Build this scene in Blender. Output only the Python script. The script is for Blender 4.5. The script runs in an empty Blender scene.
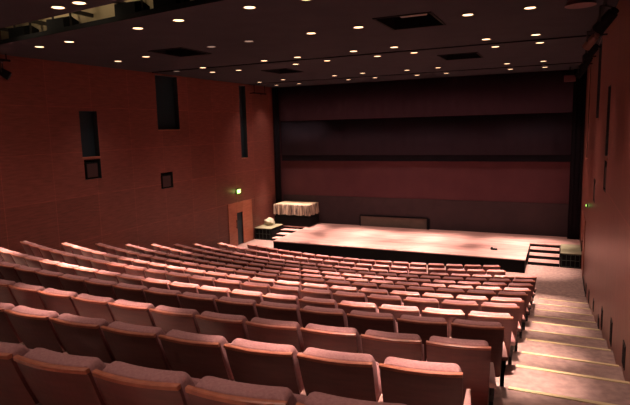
import bpy, bmesh, math, random
from mathutils import Vector, Matrix
random.seed(7)
SC = bpy.context.scene
COL = SC.collection

# ------------------------------------------------------------------ camera
YAW, PITCH, ROLL, FPX = .43463, .137925, -.023937, 531.5
def cam_axes():
    cy, sy, cp, sp = math.cos(YAW), math.sin(YAW), math.cos(PITCH), math.sin(PITCH)
    f = Vector((-sy*cp, cy*cp, -sp)); r = Vector((cy, sy, 0)); u = r.cross(f)
    c, s = math.cos(ROLL), math.sin(ROLL)
    return r*c + u*s, u*c - r*s, f
cr, cu, cf = cam_axes()
cam_data = bpy.data.cameras.new('camera'); cam = bpy.data.objects.new('camera', cam_data)
cam_data.sensor_width = 36; cam_data.lens = 36*FPX/630; cam_data.clip_start = .05
cam.matrix_world = Matrix(((cr.x, cu.x, -cf.x, 0), (cr.y, cu.y, -cf.y, 0), (cr.z, cu.z, -cf.z, 0), (0, 0, 0, 1)))
COL.objects.link(cam); SC.camera = cam

# ------------------------------------------------------------------ world, exposure, light levels
w = bpy.data.worlds.new('world'); SC.world = w; w.use_nodes = True
w.node_tree.nodes['Background'].inputs[0].default_value = (.10, .035, .045, 1)
w.node_tree.nodes['Background'].inputs[1].default_value = .015
SC.view_settings.view_transform = 'Standard'; SC.view_settings.look = 'None'
SC.view_settings.exposure = 0.0; SC.view_settings.gamma = 1; SC.view_settings.use_curve_mapping = False
SPOT_W = 4300.0
SPILL_W = 240.0
SPOT_COL = (1.0, .72, .61)

# ------------------------------------------------------------------ helpers
MATS = {}
def material(name, col, rough=.6, metal=0, col2=None, scale=8, stretch=(1,1,1), emit=None, estr=0, bump=0, spec=.5, detail=4):
    if name in MATS: return MATS[name]
    m = bpy.data.materials.new(name); m.use_nodes = True; nt = m.node_tree; b = nt.nodes['Principled BSDF']
    b.inputs['Base Color'].default_value = (*col, 1); b.inputs['Roughness'].default_value = rough
    b.inputs['Metallic'].default_value = metal; b.inputs['Specular IOR Level'].default_value = spec
    if col2 or bump:
        tc = nt.nodes.new('ShaderNodeTexCoord'); mp = nt.nodes.new('ShaderNodeMapping'); n = nt.nodes.new('ShaderNodeTexNoise')
        mp.inputs['Scale'].default_value = stretch; n.inputs['Scale'].default_value = scale; n.inputs['Detail'].default_value = detail
        nt.links.new(tc.outputs['Object'], mp.inputs[0]); nt.links.new(mp.outputs[0], n.inputs['Vector'])
        if col2:
            r = nt.nodes.new('ShaderNodeValToRGB'); r.color_ramp.elements[0].position = .35; r.color_ramp.elements[1].position = .68
            r.color_ramp.elements[0].color = (*col, 1); r.color_ramp.elements[1].color = (*col2, 1)
            nt.links.new(n.outputs['Fac'], r.inputs[0]); nt.links.new(r.outputs[0], b.inputs['Base Color'])
        if bump:
            bp = nt.nodes.new('ShaderNodeBump'); bp.inputs['Strength'].default_value = bump; bp.inputs['Distance'].default_value = .01
            nt.links.new(n.outputs['Fac'], bp.inputs['Height']); nt.links.new(bp.outputs[0], b.inputs['Normal'])
    if emit:
        b.inputs['Emission Color'].default_value = (*emit, 1); b.inputs['Emission Strength'].default_value = estr
    MATS[name] = m; return m

def panel_wood(name, c1, c2, joint, swap, bw, rh, off=(0, 0)):
    """wood veneer boards with fine joints; swap says which axes run along and up the wall"""
    m = bpy.data.materials.new(name); m.use_nodes = True; nt = m.node_tree; b = nt.nodes['Principled BSDF']
    tc = nt.nodes.new('ShaderNodeTexCoord'); sp = nt.nodes.new('ShaderNodeSeparateXYZ'); cb = nt.nodes.new('ShaderNodeCombineXYZ')
    nt.links.new(tc.outputs['Object'], sp.inputs[0]); nt.links.new(sp.outputs[swap[0]], cb.inputs[0]); nt.links.new(sp.outputs[swap[1]], cb.inputs[1])
    mp = nt.nodes.new('ShaderNodeMapping'); mp.inputs['Location'].default_value = (off[0], off[1], 0); nt.links.new(cb.outputs[0], mp.inputs[0])
    br = nt.nodes.new('ShaderNodeTexBrick'); br.offset = 0; br.inputs['Scale'].default_value = 1
    br.inputs['Brick Width'].default_value = bw; br.inputs['Row Height'].default_value = rh
    br.inputs['Mortar Size'].default_value = .012; br.inputs['Mortar Smooth'].default_value = .3
    br.inputs['Color1'].default_value = (.82, .82, .82, 1); br.inputs['Color2'].default_value = (1, 1, 1, 1); br.inputs['Mortar'].default_value = (*joint, 1)
    nt.links.new(mp.outputs[0], br.inputs['Vector'])
    mg = nt.nodes.new('ShaderNodeMapping'); mg.inputs['Scale'].default_value = (1.2, 9, 1) if name != 'wood_right' else (9, 1.0, 1)
    nt.links.new(cb.outputs[0], mg.inputs[0])
    n = nt.nodes.new('ShaderNodeTexNoise'); n.inputs['Scale'].default_value = 2.2; n.inputs['Detail'].default_value = 6
    nt.links.new(mg.outputs[0], n.inputs['Vector'])
    r = nt.nodes.new('ShaderNodeValToRGB'); r.color_ramp.elements[0].position = .3; r.color_ramp.elements[1].position = .75
    r.color_ramp.elements[0].color = (*c1, 1); r.color_ramp.elements[1].color = (*c2, 1)
    nt.links.new(n.outputs['Fac'], r.inputs[0])
    mx = nt.nodes.new('ShaderNodeMix'); mx.data_type = 'RGBA'; mx.blend_type = 'MULTIPLY'; mx.inputs[0].default_value = 1
    nt.links.new(r.outputs[0], mx.inputs[6]); nt.links.new(br.outputs['Color'], mx.inputs[7]); nt.links.new(mx.outputs[2], b.inputs['Base Color'])
    b.inputs['Roughness'].default_value = .42; b.inputs['Specular IOR Level'].default_value = .35
    return m

def box(bm, x0, x1, y0, y1, z0, z1, bevel=0, seg=2, mi=0):
    r = bmesh.ops.create_cube(bm, size=1)
    vs = r['verts']
    for v in vs:
        v.co = Vector(((x0+x1)/2 + v.co.x*(x1-x0), (y0+y1)/2 + v.co.y*(y1-y0), (z0+z1)/2 + v.co.z*(z1-z0)))
    fs = {f for v in vs for f in v.link_faces}
    for f in fs: f.material_index = mi
    if bevel:
        es = {e for v in vs for e in v.link_edges}
        bmesh.ops.bevel(bm, geom=list(es), offset=bevel, segments=seg, affect='EDGES', profile=.5)
def cyl(bm, a, b, r, n=16, r2=None, mi=0):
    a, b = Vector(a), Vector(b); d = b-a
    res = bmesh.ops.create_cone(bm, cap_ends=True, segments=n, radius1=r, radius2=r if r2 is None else r2, depth=d.length)
    M = Matrix.Translation((a+b)/2) @ d.to_track_quat('Z', 'Y').to_matrix().to_4x4()
    bmesh.ops.transform(bm, matrix=M, verts=res['verts'])
    for f in {f for v in res['verts'] for f in v.link_faces}: f.material_index = mi
def prism(bm, prof, axis, a, b, mi=0):
    """extrude a polygon profile along an axis; prof in the two other axes in order"""
    def P(u, v, t):
        return {'x': (t, u, v), 'y': (u, t, v), 'z': (u, v, t)}[axis]
    A = [bm.verts.new(P(u, v, a)) for u, v in prof]; B = [bm.verts.new(P(u, v, b)) for u, v in prof]
    fs = [bm.faces.new(A), bm.faces.new(B[::-1])]
    for i in range(len(prof)):
        j = (i+1) % len(prof); fs.append(bm.faces.new((A[i], B[i], B[j], A[j])))
    for f in fs: f.material_index = mi
    bmesh.ops.recalc_face_normals(bm, faces=fs)
def link(name, bm, mats, parent=None, loc=None, smooth=False):
    me = bpy.data.meshes.new(name); bmesh.ops.recalc_face_normals(bm, faces=bm.faces[:]) if not name.startswith(('wall', 'ceiling', 'floor')) else None
    bm.to_mesh(me); bm.free()
    for m in (mats if isinstance(mats, (list, tuple)) else [mats]): me.materials.append(m)
    if smooth:
        for p in me.polygons: p.use_smooth = True
    o = bpy.data.objects.new(name, me); COL.objects.link(o)
    if parent: o.parent = parent
    if loc: o.location = loc
    return o
def B(): return bmesh.new()
def empty(name, loc=(0, 0, 0), rz=0, label=None, cat=None, group=None):
    o = bpy.data.objects.new(name, None); COL.objects.link(o); o.location = loc; o.rotation_euler = (0, 0, rz)
    o.empty_display_size = .1
    tag(o, label, cat, group); return o
def tag(o, label=None, cat=None, group=None, kind=None):
    if label: o['label'] = label
    if cat: o['category'] = cat
    if group: o['group'] = group
    if kind: o['kind'] = kind
    return o
def struct(name, bm, mats, parent=None):
    o = link(name, bm, mats, parent)
    if not parent: o['kind'] = 'structure'
    return o
def copy_tree(o, parent=None):
    c = o.copy(); COL.objects.link(c); c.parent = parent
    for ch in list(o.children): copy_tree(ch, c)
    return c
ORD = ['', 'first', 'second', 'third', 'fourth', 'fifth', 'sixth', 'seventh', 'eighth', 'ninth', 'tenth', 'eleventh', 'twelfth', 'thirteenth', 'fourteenth', 'fifteenth', 'sixteenth', 'seventeenth', 'eighteenth', 'nineteenth', 'twentieth', 'twenty-first', 'twenty-second', 'twenty-third']

# ------------------------------------------------------------------ room sizes (metres, eye at the origin)
XL, XR, YB, YR, ZC = -13.6, .845, 24.75, -4.0, 2.147
ZF = -5.33                      # floor in front of the stage
ZS = -4.84                      # stage top
XM = (XL+XR)/2

# materials
wood_left = panel_wood('wood_left', (.155, .047, .038), (.25, .078, .060), (1.35, 1.3, 1.25), (1, 2), 1.62, 1.38, (.35, .55))
wood_right = panel_wood('wood_right', (.175, .056, .044), (.265, .090, .068), (1.4, 1.35, 1.3), (1, 2), 1.9, 3.6, (.35, 1.37))
m_black = material('black_paint', (.005, .005, .006), .85, spec=.15)
m_dark = material('dark_recess', (.010, .020, .024), .6)
m_glass = material('dark_glass', (.012, .030, .040), .35)
m_ceil = material('dark_ceiling', (.030, .027, .035), .9, spec=.2, col2=(.036, .032, .040), scale=1.5)
m_carpet = material('aisle_carpet', (.25, .155, .135), .95, col2=(.37, .235, .20), scale=9, bump=.3, detail=8)
m_nose = material('nosing_strip', (.62, .48, .26), .5)
m_stage = material('stage_boards', (.38, .19, .17), .5, col2=(.57, .335, .29), scale=1.6, stretch=(.6, 3, 1), detail=6)
m_fabric = material('seat_fabric', (.30, .135, .132), .95, col2=(.37, .18, .172), scale=60, bump=.25)
m_shell = material('seat_shell_wood', (.115, .026, .024), .4, col2=(.15, .037, .032), scale=5, stretch=(1, 1, 6))
m_edge_lit = material('shell_edge_highlight', (.34, .10, .055), .35, col2=(.42, .14, .08), scale=6, stretch=(4, 1, 1))  # brighter orange paints the light caught by the shell's top edge
m_iron = material('black_iron', (.012, .010, .011), .5)
m_arm = material('armrest_pad', (.46, .27, .24), .8)
m_bulb = material('lit_lamp', (.9, .8, .6), .4, emit=(1, .66, .38), estr=3.2)
m_bulbdim = material('dim_lamp', (.5, .45, .4), .4, emit=(1, .75, .6), estr=.35)
m_trim = material('lamp_trim', (.16, .09, .06), .4, metal=.6)

# ------------------------------------------------------------------ room shell
def holed(bm, u0, u1, v0, v1, holes, P, depth):
    """sheet with rectangular holes and their reveals; P(u, v, d) gives the point at depth d behind the sheet"""
    us = sorted({u0, u1, *[h[0] for h in holes], *[h[1] for h in holes]}); vs = sorted({v0, v1, *[h[2] for h in holes], *[h[3] for h in holes]})
    for i in range(len(us)-1):
        for j in range(len(vs)-1):
            cu_, cv_ = (us[i]+us[i+1])/2, (vs[j]+vs[j+1])/2
            if any(h[0] < cu_ < h[1] and h[2] < cv_ < h[3] for h in holes): continue
            bm.faces.new([bm.verts.new(P(*q, 0)) for q in ((us[i], vs[j]), (us[i+1], vs[j]), (us[i+1], vs[j+1]), (us[i], vs[j+1]))])
    for h in holes:
        c = [(h[0], h[2]), (h[1], h[2]), (h[1], h[3]), (h[0], h[3])]
        for k in range(4):
            a, b = c[k], c[(k+1) % 4]
            f = bm.faces.new([bm.verts.new(P(*a, 0)), bm.verts.new(P(*b, 0)), bm.verts.new(P(*b, depth)), bm.verts.new(P(*a, depth))]); f.material_index = 1
        f = bm.faces.new([bm.verts.new(P(*q, depth)) for q in c]); f.material_index = 2
K = 1.0226
win = [(12.10, 12.80, -.72, .72), (15.64, 16.88, .10, 2.10), (21.25, 21.80, -1.29, 2.06)]
niche = [(12.14, 12.80, -1.43, -.80), (15.62, 16.30, -2.12, -1.51)]
door_hole = [(20.62, 21.08, ZF+.03, -3.81)]
for side, X, sg, wood in (('left', XL, -1, wood_left), ('right', XR, 1, wood_right)):
    bm = B(); holed(bm, YR, YB, -5.6, ZC+1.4, win+niche+door_hole, lambda u, v, d: (X+sg*d, u, v), .28)
    struct('wall_'+side, bm, [wood, m_dark, m_black])
wn = 0; m_sill = material('sill_wood', (.26, .10, .06), .5)
for side, X, sg in (('left', XL, -1), ('right', XR, 1)):
    for (a, b, c, d) in win:
        wn += 1
        bm = B(); box(bm, X+sg*.20, X+sg*.22, a, b, c, d)
        o = struct('window_%d' % wn, bm, m_glass)
        bm = B(); x0, x1 = sorted((X-sg*.012, X+sg*.16)); box(bm, x0, x1, a-.02, b+.02, c-.045, c+.004, .004, 1)
        link('window_sill', bm, m_sill, o)

# tiers: seat rows as arcs
YK = [None, 16.01, 14.98, 14.40, 13.33, 12.20, 11.07, 9.94, 8.80, 7.62, 6.43, 5.31, 4.19, 3.07, 1.95]
HK = [None, 4.25, 4.12, 3.92, 3.73, 3.51, 3.29, 3.04, 2.80, 2.52, 2.26, 1.98, 1.74, 1.465, 1.17]
SEAT_H = 1.02
ZK = [None]+[-h-SEAT_H for h in HK[1:]]
XC = [None]+[-5.5+.15*(max(k, 1)-3) for k in range(1, 15)]
YC = 30.0
def radius(k):
    if k == 1: return math.hypot(-1.79-XC[1], YC-16.50)
    if k == 2: return math.hypot(-1.55-XC[2], YC-15.47)
    return math.hypot(-.7-XC[k], YC-YK[k])
def arc_y(k, x):
    x = max(-12.15, min(-.43, x)); return YC-math.sqrt(radius(k)**2-(x-XC[k])**2)
NOSE = 1.42
xs = [XL-.02]+[-12.15+i*(11.72/40) for i in range(41)]+[XR+.02]
edges = [(YB+.1, None)]
def front(k, x):
    if k == 2: return arc_y(3, x)+NOSE+1.05
    if k == 1: return arc_y(3, x)+NOSE+2.3
    if k <= 14: return arc_y(k, x)+NOSE
    return arc_y(14, x)+NOSE-1.12*(k-14)
tz = {k: ZK[k] for k in range(1, 15)}; tz[15] = ZK[14]+.31; tz[16] = ZK[14]+.63; tz[17] = ZK[14]+.95
bm = B()
def strip(fa, za, fb, zb):
    for i in range(len(xs)-1):
        bm.faces.new([bm.verts.new(p) for p in ((xs[i], fa(xs[i]), za), (xs[i+1], fa(xs[i+1]), za), (xs[i+1], fb(xs[i+1]), zb), (xs[i], fb(xs[i]), zb))])
strip(lambda x: YB+.1, ZF, lambda x: front(1, x), ZF); prevz = ZF
for k in range(1, 18):
    f = lambda x, k=k: front(k, x)
    nf = (lambda x, k=k: front(k+1, x)) if k < 17 else (lambda x: YR)
    strip(f, prevz, f, tz[k]); strip(f, tz[k], nf, tz[k]); prevz = tz[k]
bmesh.ops.remove_doubles(bm, verts=bm.verts[:], dist=1e-4)
struct('floor', bm, m_carpet)
# pale nosing strips on the steps of both side aisles
tn = 0
for k in range(3, 16):
    for x0, x1, xa in ((-.415, XR-.03, -.43), (XL+.03, -12.2, -12.15)):
        tn += 1; y = front(k, xa); bm = B(); box(bm, x0, x1, y-.045, y+.012, tz[k]-.03, tz[k]+.008)
        struct('trim_%d' % tn, bm, m_nose)
# rear wall of the room behind the camera
bm = B(); box(bm, XL-.1, XR+.1, YR-.2, YR, -3, ZC+.2); struct('wall_rear', bm, wood_left)

# ceiling with the lighting slot, two narrow joints and four hatches
SL = lambda x, near: (6.95-.125*(x+6.5) if near else 7.92-.135*(x+6.5)) if x < -4.8 else (6.95-.125*1.7 if near else 7.92-.135*1.7)
hatch = [(-3.45, -2.38, 10.50, 11.84), (-3.52, -2.42, 16.88, 18.15), (-9.98, -8.98, 11.38, 12.60), (-9.95, -9.0, 17.2, 18.5)]
joint = [(XL, XR, 15.28, 15.50), (XL, XR, 21.88, 22.14)]
bm = B()
holed(bm, XL, XR, 9.3, YB, hatch+joint, lambda u, v, d: (u, v, ZC+d), .35)
def quad(*pts, mi=0):
    f = bm.faces.new([bm.verts.new(p) for p in pts]); f.material_index = mi
ks = [XL, -4.8, XR]
for i in range(2):
    a, b = ks[i], ks[i+1]
    quad((a, YR, ZC), (b, YR, ZC), (b, SL(b, 1), ZC), (a, SL(a, 1), ZC))
    quad((a, SL(a, 0), ZC), (b, SL(b, 0), ZC), (b, 9.3, ZC), (a, 9.3, ZC))
    quad((a, SL(a, 1), ZC), (b, SL(b, 1), ZC), (b, SL(b, 1), ZC+.25), (a, SL(a, 1), ZC+.25), mi=1)
    quad((a, SL(a, 0), ZC), (b, SL(b, 0), ZC), (b, SL(b, 0), ZC+.10), (a, SL(a, 0), ZC+.10), mi=1)
quad((XL, 5.5, ZC+1.3), (XR, 5.5, ZC+1.3), (XR, 12, ZC+1.3), (XL, 12, ZC+1.3), mi=1)
quad((XL, 5.5, ZC), (XR, 5.5, ZC), (XR, 5.5, ZC+1.3), (XL, 5.5, ZC+1.3), mi=1)
quad((XL, 12, ZC), (XR, 12, ZC), (XR, 12, ZC+1.3), (XL, 12, ZC+1.3), mi=1)
struct('ceiling', bm, [m_ceil, m_black, m_dark])
m_void = material('raw_plaster', (.42, .33, .20), .9, col2=(.50, .40, .26), scale=2)
tn += 1; bm = B()
prism(bm, [(XL+.05, 9.75), (-9.8, 9.15), (-4.0, 8.35), (XR-.05, 8.3), (XR-.05, 8.4), (-4.0, 8.45), (-9.8, 9.25), (XL+.05, 9.85)], 'z', ZC+.02, ZC+1.2)
struct('trim_%d' % tn, bm, m_void)
tn += 1; bm = B()
for x in (-12.6, -11.2, -9.6, -8.2, -6.8, -5.3, -3.6, -1.6): box(bm, x, x+.05, 7.2, 9.6, ZC+.42, ZC+.5)
struct('trim_%d' % tn, bm, m_iron)

# back of the stage: wall, wine red board, dark base panel, hanging cloths
bm = B(); box(bm, XL-.1, XR+.1, YB, YB+.2, ZF-.3, ZC+.1); struct('wall_back', bm, material('back_wall_paint', (.080, .030, .037), .9, col2=(.092, .036, .042), spec=.1, scale=1.2))
tn += 1; bm = B(); box(bm, -13.3, .45, YB-.05, YB, ZS, -3.42); struct('trim_%d' % tn, bm, material('base_panel', (.040, .027, .031), .9, spec=.1, col2=(.050, .032, .035), scale=2))
def drape(name, x0, x1, z0, z1, y, amp, wav, m, label, cat, group=None):
    bm = B(); n = int((x1-x0)/wav*8); pts = [(x0+(x1-x0)*i/n, y+amp*math.sin(i/8*2*math.pi)*(0.7+.3*math.sin(i*.37))) for i in range(n+1)]
    for dy in (0,):
        F = [[bm.verts.new((x, yy, z)) for x, yy in pts] for z in (z0, z1)]
        for i in range(n): bm.faces.new((F[0][i], F[0][i+1], F[1][i+1], F[1][i]))
    o = link(name, bm, m, smooth=True); s = o.modifiers.new('thick', 'SOLIDIFY'); s.thickness = .012
    return tag(o, label, cat, group)
m_cl1 = material('cloth_plum', (.037, .022, .032), .98, col2=(.042, .025, .036), scale=3, spec=.05)
m_cl2 = material('cloth_charcoal', (.026, .020, .029), .98, spec=.05)
m_cl3 = material('cloth_black', (.009, .008, .011), .98, spec=.05)
drape('stage_border', -13.25, .40, .42, 2.13, YB-.235, .012, .5, m_cl1, 'plum stage border cloth hung just below the ceiling at the back', 'curtain')
drape('stage_border', -13.25, .40, -1.33, .55, YB-.20, .012, .5, m_cl2, 'charcoal stage border cloth below the plum one, above the wine red wall', 'curtain')
bm = B(); box(bm, -13.25, .42, YB-.16, YB-.10, -1.62, -1.30, .01); tag(link('lighting_batten', bm, m_cl3), 'long black batten across the back wall under the charcoal cloth', 'batten')
drape('side_curtain', .36, .82, ZS, 2.13, YB-.45, .02, .16, m_cl3, 'narrow black side curtain beside the right wood wall', 'curtain')
drape('side_curtain', -13.55, -13.2, ZS, 2.13, YB-.45, .02, .16, m_cl3, 'narrow black side curtain in the back left corner of the stage', 'curtain')
bm = B()
box(bm, -13.52, -12.75, YB-.5, YB-.46, 1.80, 1.84)

# ------------------------------------------------------------------ stage
SX0, SX1, SY0 = -11.38, -1.02, 20.0
st = empty('stage', ((SX0+SX1)/2, SY0+2, ZF), 0, 'low stage with pinkish wooden floor and black front across the hall', 'stage')
def P_(bm_name, bm, m, parent):
    o = link(bm_name, bm, m, parent); o.matrix_parent_inverse = Matrix.Translation(-parent.location); return o
bm = B(); prof = [(SX0, SY0), (SX1, SY0), (SX1, 22.95), (XR-.01, 22.95), (XR-.01, YB-.001), (XL+.01, YB-.001), (XL+.01, 23.4), (SX0, 23.4)]
prism(bm, prof, 'z', ZS-.035, ZS); P_('stage_floor', bm, m_stage, st)
bm = B(); i = .02; prof2 = [(SX0+i, SY0+i), (SX1-i, SY0+i), (SX1-i, 22.95+i), (XR-.02, 22.95+i), (XR-.02, YB-.01), (XL+.02, YB-.01), (XL+.02, 23.4+i), (SX0+i, 23.4+i)]
prism(bm, prof2, 'z', ZF+.001, ZS-.036); P_('stage_front', bm, m_black, st)
def steps(x0, x1, y0, y1, label):
    o = empty('stage_steps', ((x0+x1)/2, y0, ZF), 0, label, 'steps', 'steps up to the stage'); n = 3; rise = (ZS-ZF)/4; d = (y1-y0)/3
    bm = B()
    for q in range(3): box(bm, x0+.02, x1-.02, y0+q*d+.02, y1-.005, ZF+.001+q*rise, ZF+(q+1)*rise-.008)
    P_('step_risers', bm, m_black, o)
    for q in range(3):
        bm = B(); box(bm, x0+.02, x1-.02, y0+q*d+.02, y0+(q+1)*d+.018, ZF+(q+1)*rise-.008, ZF+(q+1)*rise); P_('step_tread', bm, m_stage, o)
    for x in (x0, x1-.02):
        bm = B(); box(bm, x, x+.02, y0, y1-.005, ZF+.001, ZS-.04); P_('side_board', bm, m_black, o)
    return o
steps(SX1+.005, .10, 21.3, 22.94, 'black stage steps with pale treads at the right end of the stage')
steps(-12.62, SX0-.005, 22.05, 23.39, 'stage steps beside the covered piano at the left end')
def crate(x0, x1, y0, y1, z1, label, topm):
    o = empty('stage_box', ((x0+x1)/2, y0, ZF), 0, label, 'box', 'black boxes beside the stage steps')
    bm = B(); box(bm, x0, x1, y0, y1, ZF+.001, z1-.03); P_('box_body', bm, m_black, o)
    bm = B(); box(bm, x0-.005, x1+.005, y0-.02, y1, z1-.03, z1, .004, 1); P_('box_lid', bm, topm, o)
    bm = B(); n = 4
    for q in range(n+1):
        x = x0+.05+(x1-x0-.1)*q/n; box(bm, x-.008, x+.008, y0-.015, y0-.001, ZF+.04, z1-.05)
    for z in (ZF+.04, (ZF+z1)/2, z1-.06): box(bm, x0+.04, x1-.04, y0-.014, y0-.001, z-.006, z+.006)
    P_('front_grille', bm, material('grille_metal', (.05, .07, .055), .45, metal=.4), o)
m_lid = material('box_lid_board', (.24, .22, .13), .6, col2=(.30, .27, .17), scale=4)
crate(.115, XR-.03, 21.3, 22.93, ZS+.06, 'black box with grille front between the right steps and the wall', m_lid)
crate(XL+.03, -12.66, 22.1, 23.38, ZS+.09, 'black box with pale lid under the left wall by the door', m_lid)

# covered piano
pn = empty('covered_piano', (-12.2, 23.4, ZS), 0, 'grand piano under a pale quilted cover at the left of the stage', 'piano')
px0, px1, py0, py1, pz = -13.2, -11.22, 23.42, 24.62, ZS+1.10
bm = B(); box(bm, px0+.06, px1-.04, py0+.06, py1-.05, ZS+.22, pz-.03, .02); box(bm, px0+.02, px1, py0+.02, py1-.02, ZS+.02, ZS+.5, .02)
P_('piano_body', bm, m_black, pn)
m_quilt = material('quilted_cover', (.40, .27, .16), .85, col2=(.54, .38, .25), scale=5, bump=.5)
bm = B()
per = []; N = 26
def edge(a, b, n):
    for q in range(n): t = q/n; per.append((a[0]+(b[0]-a[0])*t, a[1]+(b[1]-a[1])*t))
edge((px0, py0), (px1, py0), N); edge((px1, py0), (px1, py1), 20); edge((px1, py1), (px0, py1), N); edge((px0, py1), (px0, py0), 20)
cx, cy = (px0+px1)/2, (py0+py1)/2
rings = []
for z, out, amp in ((pz, -.04, 0), (pz-.03, .0, .003), (pz-.2, .02, .018), (pz-.38, .035, .03), (pz-.52, .045, .038)):
    ring = []
    for q, (x, y) in enumerate(per):
        d = Vector((x-cx, y-cy)); n_ = Vector((1 if abs(d.x)/(px1-px0) > abs(d.y)/(py1-py0) else 0, 0)); n_.x *= math.copysign(1, d.x)
        if n_.x == 0: n_.y = math.copysign(1, d.y)
        o_ = out+amp*math.sin(q*1.9)+amp*.6*math.sin(q*.77+1); ring.append(bm.verts.new((x+n_.x*o_, y+n_.y*o_, z+(.02*math.sin(q*.9) if z < pz-.5 else 0))))
    rings.append(ring)
for a, b in zip(rings, rings[1:]):
    for q in range(len(a)): bm.faces.new((a[q], a[(q+1) % len(a)], b[(q+1) % len(a)], b[q]))
for f in bm.faces: f.material_index = 1
bm.faces.new(rings[0]).material_index = 0
m_skirt = material('cover_fold_shade', (.05, .028, .024), .85, col2=(.48, .34, .24), scale=3.2, stretch=(3, 3, .35), bump=.3)  # dark streaks paint the shade between folds into the hanging cloth's colour
P_('quilted_cover', bm, [m_quilt, m_skirt], pn)
# bundled cloth on the left box
bm = B(); bmesh.ops.create_icosphere(bm, subdivisions=3, radius=1)
for v in bm.verts:
    c = v.co.copy(); f = 1+.16*math.sin(c.x*5+1)*math.cos(c.y*6)+.12*math.sin(c.z*8+c.x*3)
    v.co = Vector((c.x*.26*f, c.y*.2*f, max(c.z, -.75)*.19*f))
link('cloth_bundle', bm, material('white_cloth', (.55, .50, .36), .9, bump=.4, scale=14), loc=(-13.22, 22.95, ZS+.09+.155), smooth=True)
tag(bpy.data.objects['cloth_bundle'], 'crumpled pale cloth bundle lying on the box beside the piano', 'cloth')
# board leaning on the back wall
bb = empty('low_board', (-7.3, YB-.12, ZS), 0, 'long low grey-brown board standing against the back wall of the stage', 'board')
bm = B(); box(bm, -8.95, -5.62, YB-.16, YB-.10, ZS+.005, ZS+.50, .006); P_('board_panel', bm, material('grey_board', (.075, .053, .042), .8, col2=(.095, .068, .054), scale=3), bb)
bm = B(); box(bm, -8.98, -5.59, YB-.18, YB-.09, ZS+.50, ZS+.55, .005); box(bm, -8.98, -8.94, YB-.18, YB-.09, ZS+.002, ZS+.50); box(bm, -5.63, -5.52, YB-.20, YB-.07, ZS+.002, ZS+.50); P_('board_frame', bm, m_cl3, bb)
# small black shoe-like thing on the stage
bm = B(); box(bm, -2.33, -2.11, 21.2, 21.3, ZS+.002, ZS+.07, .02); box(bm, -2.36, -2.27, 21.16, 21.24, ZS+.02, ZS+.12, .02)
tag(link('black_pouch', bm, m_black), 'small black pouch left on the bare stage floor near the right steps', 'pouch')

# doors
dn = 0
for X, sg, m in ((XL, 1, material('door_wood_left', (.36, .11, .062), .4, col2=(.45, .15, .085), scale=3, stretch=(1, 1, 5))), (XR, -1, material('door_wood_right', (.26, .07, .045), .4))):
    dn += 1; x0, x1 = sorted((X+sg*.002, X+sg*.03))
    bm = B(); box(bm, x0, x1, 19.9, 20.60, ZF+.02, -3.30, .006, 1); box(bm, x0, x1, 21.10, 21.95, ZF+.02, -3.30, .006, 1); box(bm, x0, x1, 20.60, 21.10, -3.79, -3.30, .006, 1)
    d = struct('door_%d' % dn, bm, m)
    bm = B(); x0, x1 = sorted((X-sg*.06, X-sg*.04)); box(bm, x0, x1, 20.62, 21.08, ZF+.03, -3.81); link('door_slot', bm, m_glass, d)
    bm = B(); x0, x1 = sorted((X+sg*.03, X+sg*.05))
    cyl(bm, (X+sg*.07, 20.5, -4.5), (X+sg*.07, 20.5, -4.1), .014, 10); cyl(bm, (X+sg*.02, 20.5, -4.45), (X+sg*.07, 20.5, -4.45), .01, 8); cyl(bm, (X+sg*.02, 20.5, -4.15), (X+sg*.07, 20.5, -4.15), .01, 8)
    link('door_handle', bm, m_iron, d)
# skirting and exit signs
for side, X, sg in (('left', XL, 1), ('right', XR, -1)):
    bm = B(); x0, x1 = sorted((X+sg*.001, X+sg*.02))
    box(bm, x0, x1, 17.6, 19.88, ZF, ZF+.10); 
    struct('baseboard_'+side, bm, m_black)
m_exit = material('exit_glow', (.5, .9, .4), .4, emit=(.38, 1.0, .14), estr=5)
for X, sg, y, z, lab in ((XL, 1, 20.8, -2.80, 'glowing green exit sign above the door in the left wall'), (XR, -1, 19.0, -2.65, 'small green exit light on the right wood wall')):
    s = .14 if sg == 1 else .05
    e = empty('exit_sign', (X, y, z), 0, lab, 'exit sign', 'exit signs on the side walls')
    bm = B(); x0, x1 = sorted((X+sg*.002, X+sg*.05)); box(bm, x0, x1, y-s-.02, y+s+.02, z-s*.6-.02, z+s*.6+.02, .006); P_('sign_case', bm, m_iron, e)
    bm = B(); x0, x1 = sorted((X+sg*.05, X+sg*.056)); box(bm, x0, x1, y-s, y+s, z-s*.6, z+s*.6); P_('sign_face', bm, m_exit, e)
    gl = bpy.data.lights.new('sign_glow', 'POINT'); gl.energy = 2.5 if sg == 1 else .4; gl.color = (.45, 1, .2); gl.shadow_soft_size = .05
    g = bpy.data.objects.new('sign_glow', gl); COL.objects.link(g); g.parent = e; g.location = (sg*.16, 0, 0)
# loudspeakers set in the square niches
for X, sg, side in ((XL, -1, 'left'), (XR, 1, 'right')):
    for (a, b, c, d), wh in zip(niche, ('below the tall slot nearer the seats', 'lower and nearer the stage')):
        o = empty('niche_speaker', (X+sg*.14, (a+b)/2, c), 0, 'square dark loudspeaker in the %s wall niche, %s' % (side, wh), 'loudspeaker', 'loudspeakers in wall niches')
        x0, x1 = sorted((X+sg*.03, X+sg*.24))
        bm = B(); box(bm, x0, x1, a+.09, b-.09, c+.005, d-.1, .01); P_('speaker_case', bm, m_black, o)
        x0, x1 = sorted((X+sg*.012, X+sg*.03)); bm = B(); box(bm, x0, x1, a+.12, b-.12, c+.06, d-.14, .006); P_('speaker_grille', bm, material('speaker_cloth', (.050, .020, .020), .8), o)
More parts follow.
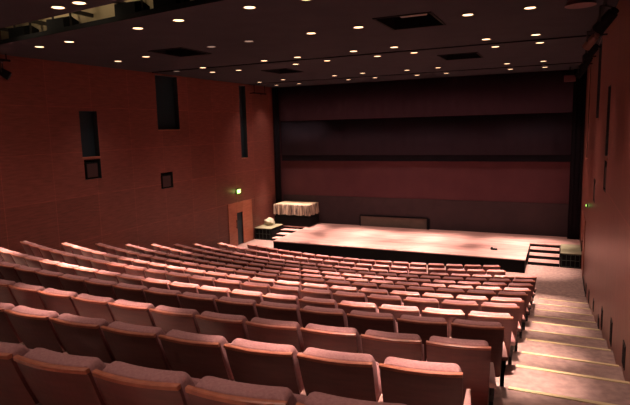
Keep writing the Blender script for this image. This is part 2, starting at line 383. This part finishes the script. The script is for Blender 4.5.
# step light recesses along the foot of the right wall
rec = [(17.55, -5.02, .20), (15.95, -4.78, .24), (14.0, -4.40, .18), (12.15, -4.18, .16), (11.35, -3.82, .30), (9.45, -3.40, .30), (7.65, -3.05, .22)]
near = ['nearest the stage', 'second from the stage', 'third from the stage', 'fourth from the stage', 'fifth from the stage', 'sixth from the stage', 'seventh from the stage']
for (y, z, h), nn in zip(rec, near):
    o = empty('aisle_wall_light', (XR, y, z), 0, 'dark upright aisle light slot low on right wall, '+nn, 'wall light', 'aisle light slots on the right wall')
    bm = B(); box(bm, XR-.012, XR-.001, y-.13, y+.13, z-h*.5-.02, z+h*.5+.08, .003, 1); P_('slot_frame', bm, m_iron, o)
    bm = B(); box(bm, XR-.016, XR-.012, y-.10, y+.10, z-h*.5, z+h*.5+.05); P_('slot_glass', bm, m_black, o)

# ------------------------------------------------------------------ ceiling fittings
def downlight(parent, lit):
    bm = B(); res = bmesh.ops.create_cone(bm, cap_ends=False, segments=24, radius1=.125, radius2=.095, depth=.02)
    for v in bm.verts: v.co.z -= .004
    link('trim_ring', bm, m_trim, parent)
    bm = B(); bmesh.ops.create_circle(bm, cap_ends=True, segments=24, radius=.10)
    for v in bm.verts: v.co.z = -.007
    link('lamp_glass', bm, m_bulb if lit else m_bulbdim, parent)
spot = bpy.data.lights.new('downlight_beam', 'SPOT'); spot.energy = SPOT_W; spot.color = SPOT_COL; spot.spot_size = math.radians(26); spot.spot_blend = 1.0; spot.shadow_soft_size = .05
spill = spot.copy(); spill.energy = SPILL_W; spill.spot_size = math.radians(88); spill.spot_blend = 1.0; spill.shadow_soft_size = .09
LROWS = [  # from the stage towards the camera: (list of x, y)
 ('in row nearest the back wall', [(-.67, 22.34), (-1.89, 22.25), (-4.32, 22.19), (-5.53, 22.23), (-7.32, 22.14), (-8.58, 22.27), (-11.19, 22.65), (-12.4, 22.68)], 1.25),
 ('in row over the stage front', [(-.66, 20.18), (-1.83, 20.17), (-4.18, 19.92), (-5.37, 20.04), (-7.12, 20.01), (-8.39, 20.22), (-10.83, 20.4), (-12.21, 20.78)], 1.25),
 ('just beyond the nearer ceiling joint', [(-.61, 15.57), (-1.73, 15.63), (-3.94, 15.49), (-5.07, 15.59), (-6.74, 15.67), (-7.95, 15.88), (-10.37, 16.24), (-11.45, 16.21)], 1.0),
 ('just before the nearer ceiling joint', [(-.65, 14.13), (-1.79, 14.15), (-4.13, 14.12), (-5.31, 14.2), (-7.14, 14.4), (-8.34, 14.52), (-10.9, 14.9), (-12.24, 15.2)], 1.0),
 ('in row level with largest hatch', [(-.61, 10.85), (-1.72, 10.87), (-3.97, 10.94), (-5.12, 11.04), (-6.83, 11.2), (-8.05, 11.4), (-10.58, 11.86), (-11.88, 12.13)], 1.0),
 ('in row beyond the ceiling slot', [(-.6, 8.1), (-1.7, 8.1), (-3.85, 8.15), (-4.96, 8.2), (-6.67, 8.43), (-7.86, 8.63), (-10.27, 9.03), (-11.41, 9.16)], 1.0),
 ('in row on camera side of slot', [(-.6, 6.2), (-1.7, 6.2), (-3.9, 6.3), (-5.0, 6.4), (-7.13, 6.53), (-7.67, 6.58), (-10.0, 6.8), (-11.1, 6.9)], .9),
 ('in row over the nearest seats', [(-.6, 3.4), (-1.7, 3.4), (-3.9, 3.4), (-5.0, 3.4), (-7.2, 3.5), (-8.4, 3.5), (-10.6, 3.5), (-11.8, 3.5)], .45),
 ('in row above the camera', [(-.6, .9), (-1.7, .9), (-3.9, .9), (-5.0, .9), (-7.2, .9), (-8.4, .9)], .4),
 ('in the rearmost row', [(-.6, -1.6), (-1.7, -1.6), (-3.9, -1.6), (-5.0, -1.6), (-7.2, -1.6)], .45)]
spots_by_e = {}
for rn, row, e in LROWS:
    for i, (x, y) in enumerate(row):
        dim = (rn.startswith('in row level') and i in (4, 5)) or (rn.startswith('just before') and i == 7)
        o = empty('ceiling_downlight', (x*K, y*K, ZC-.001), 0, '%s round ceiling downlight, %s from the right %s' % ('dim' if dim else 'glowing', ORD[i+1], rn), 'downlight', 'round downlights in the ceiling')
        downlight(o, not dim)
        if not dim:
            if e not in spots_by_e:
                s = spot.copy(); s.energy = SPOT_W*e; s2 = spill.copy(); s2.energy = SPILL_W*e; spots_by_e[e] = (s, s2)
            for ld in spots_by_e[e]:
                l = bpy.data.objects.new('downlight_beam', ld); COL.objects.link(l); l.parent = o; l.location = (0, 0, -.03)
# hatches
names = ['large open ceiling hatch nearest the camera on the right', 'open ceiling hatch on the right nearer the stage', 'square ceiling hatch on the left above the first tall wall slot', 'square ceiling hatch on the left nearer the stage']
for (a, b, c, d), lab in zip(hatch, names):
    o = empty('ceiling_hatch', ((a+b)/2, (c+d)/2, ZC), 0, lab, 'hatch', 'square hatches in the ceiling')
    bm = B(); t = .05
    for q in ((a-t, b+t, c-t, c), (a-t, b+t, d, d+t), (a-t, a, c, d), (b, b+t, c, d)): box(bm, *q, ZC-.02, ZC-.001)
    P_('hatch_frame', bm, m_black, o)
    bm = B(); box(bm, (a+b)/2-.28, (a+b)/2+.28, (c+d)/2-.0, (c+d)/2+.3, ZC+.14, ZC+.3, .02); P_('hatch_box', bm, material('hatch_grey', (.16, .15, .14), .6), o)
# spot lamps and boxes in the ceiling slot
def black_unit(x, y, wd, i):
    o = empty('slot_floodlight', (x, y, ZC+.1), 0, 'black box floodlight hanging in the ceiling slot, %s from the left' % ORD[i], 'floodlight', 'black floodlights in the ceiling slot')
    bm = B(); prism(bm, [(y-.16, ZC+.06), (y+.26, ZC+.06), (y+.26, ZC+.34), (y+.05, ZC+.42), (y-.16, ZC+.36)], 'x', x-wd/2, x+wd/2); P_('lamp_housing', bm, m_black, o)
    
    for xx in (x-wd/2-.02, x+wd/2): bm = B(); box(bm, xx, xx+.02, y, y+.05, ZC+.2, ZC+1.25); P_('hanging_strap', bm, m_iron, o)
for i, x in enumerate((-11.65, -10.1, -7.8, -6.7, -3.9, -1.4)):
    black_unit(x, (SL(x, 0)+.30), .52, i+1)
al = bpy.data.lights.new('slot_work_light', 'AREA'); al.shape = 'RECTANGLE'; al.size = .1; al.size_y = .5; al.energy = 10; al.color = (1, .78, .5)
for x, y in ((-10.9, 7.9), (-8.6, 7.4)):
    o = empty('slot_work_light', (x, y, ZC+.75), 0, 'small work lamp inside the ceiling slot, %s one' % ('left' if x < -9 else 'right'), 'lamp', 'work lamps in the ceiling slot')
    bm = B(); cyl(bm, (x-.25, y, ZC+.8), (x+.25, y, ZC+.8), .03, 12); P_('lamp_tube', bm, m_bulbdim, o)
    l = bpy.data.objects.new('lamp_beam', al); COL.objects.link(l); l.parent = o; l.location = (0, 0, -.1); l.rotation_euler = (math.radians(80), 0, 0)

# theatre spotlights on the side walls
def spotlight(x, y, z, sg, ang, label, s=1.0, matb=None):
    o = empty('theatre_spotlight', (x, y, z), 0, label, 'spotlight', 'black theatre spotlights on the side walls')
    bm = B(); d = Vector((sg*math.cos(ang)*.6, math.cos(ang)*.6, -math.sin(ang))).normalized(); c = Vector((x, y, z))
    cyl(bm, c-d*.22*s, c+d*.22*s, .11*s, 18, .13*s); cyl(bm, c-d*.30*s, c-d*.21*s, .08*s, 14); P_('lamp_barrel', bm, matb or m_black, o)
    bm = B(); cyl(bm, c+d*.20*s, c+d*.235*s, .105*s, 18); P_('lens', bm, m_glass, o)
    q = d.cross(Vector((0, 0, 1))).normalized(); bm = B()
    for t in (-1, 1): cyl(bm, c+q*t*.15*s, c+q*t*.15*s+Vector((0, 0, .30*s)), .014, 8)
    cyl(bm, c-q*.15*s+Vector((0, 0, .30*s)), c+q*.15*s+Vector((0, 0, .30*s)), .014, 8)
    top = c+Vector((0, 0, .30*s)); cyl(bm, top, (x+(-sg)*.0, y, z+.36*s), .02, 8)
    P_('yoke', bm, m_iron, o)
    return o
def rail(x, y0, y1, z, wallx, label):
    o = empty('lighting_rail', (x, y0, z), 0, label, 'rail')
    bm = B(); cyl(bm, (x, y0, z), (x, y1, z), .03, 12); P_('rail_tube', bm, m_black, o)
    n = max(2, int((y1-y0)/2)+1)
    for q in range(n):
        y = y0+.1+(y1-y0-.2)*q/(n-1); bm = B(); cyl(bm, (x, y, z), (wallx, y, z), .02, 8); cyl(bm, (x, y, z), (x, y, ZC), .015, 8); P_('rail_bracket', bm, m_black, o)
rail(XR-.28, 9.4, 20.5, 1.93, XR, 'black lighting rail running under the ceiling along the right wall')
m_glint = material('copper_lamp', (.16, .07, .05), .5)
for i, (x, y, s, m) in enumerate([(XR-.26, 10.3, .8, None), (XR-.36, 13.0, .7, m_glint), (XR-.28, 14.8, .75, None), (XR-.3, 17.4, .75, None), (XR-.34, 20.2, .8, None)]):
    spotlight(x, y, 1.93-.36*s, -1, .6, '%s theatre spotlight on the right wall rail, %s from the camera end' % ('copper' if m else 'black', ORD[i+1]), s, m)
rail(XL+.22, 9.1, 9.8, 1.98, XL, 'short black lighting rail at the top left of the left wall')
spotlight(XL+.22, 9.55, 1.98-.32, 1, .5, 'black spotlight hanging from the short rail on the left wall', .85)
rail(XL+.25, 22.1, 23.3, 1.75, XL, 'short black rail high in the back left corner')
# black masking box and wine red cover hanging in the far right ceiling corner
bm = B(); box(bm, .0, .42, 23.3, 23.5, 1.58, 1.82, .02)
tag(link('hanging_box', bm, material('wine_box', (.13, .04, .05), .7)), 'small wine red box hanging near the ceiling in the back right corner', 'box')
bm = B(); cyl(bm, (.2, 23.4, 1.8), (.2, 23.4, ZC), .02, 8)
o = link('hanger', bm, m_black, bpy.data.objects['hanging_box'])
bm = B(); cyl(bm, (.22, 10.95, ZC-.09), (.22, 10.95, ZC-.001), .26, 28, .22); tag(link('ceiling_dome', bm, material('dome_red', (.11, .035, .035), .6)), 'round reddish dome fitting on the ceiling by the right wall', 'dome')

# ------------------------------------------------------------------ theatre seats
SW = .506
def shell_y(z):              # line of the reclined shell, rear face
    t = (1.0-z)/.66
    return -.055+.30*t-.05*t*(1-t)*2
def bulge(u): return -.030*(1-u*u)
def seat_proto():
    root = empty('theatre_chair', (0, 0, 0), 0, 'theatre chair', 'chair')
    # shell
    bm = B(); NU, NV = 10, 6; G = []
    for side in (0, 1):
        g = []
        for j in range(NV+1):
            z = 1.0-.66*j/NV; wid = SW/2*(1-.06*(j/NV)**2); row = []
            for i in range(NU+1):
                u = -1+2*i/NU; row.append(bm.verts.new((u*wid, shell_y(z)+bulge(u)+.022*side, z)))
            g.append(row)
        G.append(g)
    for s, g in enumerate(G):
        for j in range(NV):
            for i in range(NU):
                q = (g[j][i], g[j][i+1], g[j+1][i+1], g[j+1][i]); bm.faces.new(q if s else q[::-1])
    a, b = G
    for i in range(NU): bm.faces.new((a[0][i], a[0][i+1], b[0][i+1], b[0][i])); bm.faces.new((a[-1][i], b[-1][i], b[-1][i+1], a[-1][i+1]))
    for j in range(NV): bm.faces.new((a[j][0], b[j][0], b[j+1][0], a[j+1][0])); bm.faces.new((a[j][-1], a[j+1][-1], b[j+1][-1], b[j][-1]))
    link('back_shell', bm, m_shell, root)
    # strip along the shell's top edge, carrying its painted highlight
    bm = B(); rr = []
    for i in range(NU+1):
        u = -1+2*i/NU; x = u*(SW/2+.001); y = shell_y(1.0)+bulge(u)
        rr.append([bm.verts.new((x, y+dy, z)) for dy, z in ((-.006, .980), (-.009, 1.0), (-.003, 1.005), (.020, 1.005), (.020, .980))])
    for i in range(NU):
        for q in range(5): bm.faces.new((rr[i][q], rr[i+1][q], rr[i+1][(q+1) % 5], rr[i][(q+1) % 5]))
    bm.faces.new(rr[0]); bm.faces.new(rr[-1][::-1])
    link('lit_top_edge', bm, m_edge_lit, root)
    # back cushion: rounded at the two top corners, thick at the top
    bm = B(); NU2 = 16; prof = [(.022, .36), (.022, .70), (.020, .985), (.022, .998), (.036, 1.010), (.070, 1.020), (.110, 1.020), (.138, 1.008), (.150, .975), (.142, .88), (.120, .60), (.10, .36)]
    rings = []
    for i in range(NU2+1):
        u = -math.cos(math.pi*i/NU2); u = math.copysign(abs(u)**.75, u); e = max(0, (abs(u)-.80)/.20); rd = 1-math.sqrt(max(0, 1-min(1, e)**2)); ring = []
        for dy, z in prof:
            yy = .075+(dy-.075)*(1-.28*rd); zz = z-(.040*rd if z > .95 else 0); wx = .247-(.010 if z > 1.006 else 0)
            ring.append(bm.verts.new((u*wx, yy+shell_y(min(z, 1.0))+bulge(u), zz)))
        rings.append(ring)
    for p_, q_ in zip(rings, rings[1:]):
        for j in range(len(prof)): bm.faces.new((p_[j], q_[j], q_[(j+1) % len(prof)], p_[(j+1) % len(prof)]))
    bm.faces.new(rings[0]); bm.faces.new(rings[-1][::-1])
    link('back_cushion', bm, m_fabric, root, smooth=True)
    # tipped up seat cushion
    bm = B(); box(bm, -.235, .235, 0, 1, .40, .85, 0)
    for v in bm.verts: v.co.y = (.30 if v.co.z < .6 else .225) if v.co.y < .5 else (.44 if v.co.z < .6 else .33)
    bmesh.ops.bevel(bm, geom=bm.edges[:], offset=.025, segments=3, affect='EDGES')
    link('seat_cushion', bm, m_fabric, root, smooth=True)
    arm_leg(root, -.275)
    return root
def arm_leg(root, x):
    bm = B(); prism(bm, [(x-.026, .07), (x+.026, .07), (x+.024, .25), (x+.013, .48), (x-.013, .48), (x-.024, .25)], 'z', .602, .645); link('armrest', bm, m_arm, root)
    bm = B(); prism(bm, [(.38, .012), (.54, .012), (.50, .40), (.47, .60), (.12, .60), (.20, .47), (.38, .32)], 'x', x-.018, x+.018)
    box(bm, x-.04, x+.04, .37, .56, 0, .014); link('pedestal', bm, m_iron, root)
proto = seat_proto()
me_arm = [c.data for c in proto.children if c.name.startswith('armrest')][0]; me_ped = [c.data for c in proto.children if c.name.startswith('pedestal')][0]
ROWN = {k: ORD[k]+' row back from the stage' for k in range(1, 15)}
def screen_x(p):
    d = Vector(p); z = d.dot(cf)
    return (315+FPX*d.dot(cr)/z, 202.5-FPX*d.dot(cu)/z) if z > .3 else None
first = True
for k in range(1, 15):
    R = radius(k); xr = {1: -1.79, 2: -1.55}.get(k, -.70); xl = {1: -10.75, 2: -11.3}.get(k, -11.95)
    th = math.asin((xr-XC[k])/R); pos = []
    while True:
        x = XC[k]+R*math.sin(th); y = YC-R*math.cos(th)
        if x < xl: break
        pos.append((x, y, th)); th -= .55/R
    n = len(pos)
    for i, (x, y, t) in enumerate(pos):
        s = screen_x((x, y, -HK[k]))
        if s is None or s[0] < -200 or s[1] > 455: continue
        if first: o = proto; first = False
        else: o = copy_tree(proto)
        o.location = (x-(.04 if k == 13 else .055 if k == 14 else 0)-.05*math.sin(t), y+.05*math.cos(t), ZK[k]+.004); o.rotation_euler = (0, 0, t)
        if k <= 8 and n-i < i+1: where = '%s from the left wall end' % ORD[n-i] if n-i > 1 else 'at the left wall end'
        else: where = '%s from the right aisle' % ORD[i+1] if i else 'at the right aisle'
        o['label'] = 'mauve padded tip-up seat, %s, %s' % (where, ROWN[k]); o['group'] = 'tip-up theatre seats in curved rows'
        if i == 0:
            for me, nm in ((me_arm, 'armrest'), (me_ped, 'pedestal')):
                c = bpy.data.objects.new(nm, me); COL.objects.link(c); c.parent = o; c.location = (.55, 0, 0)
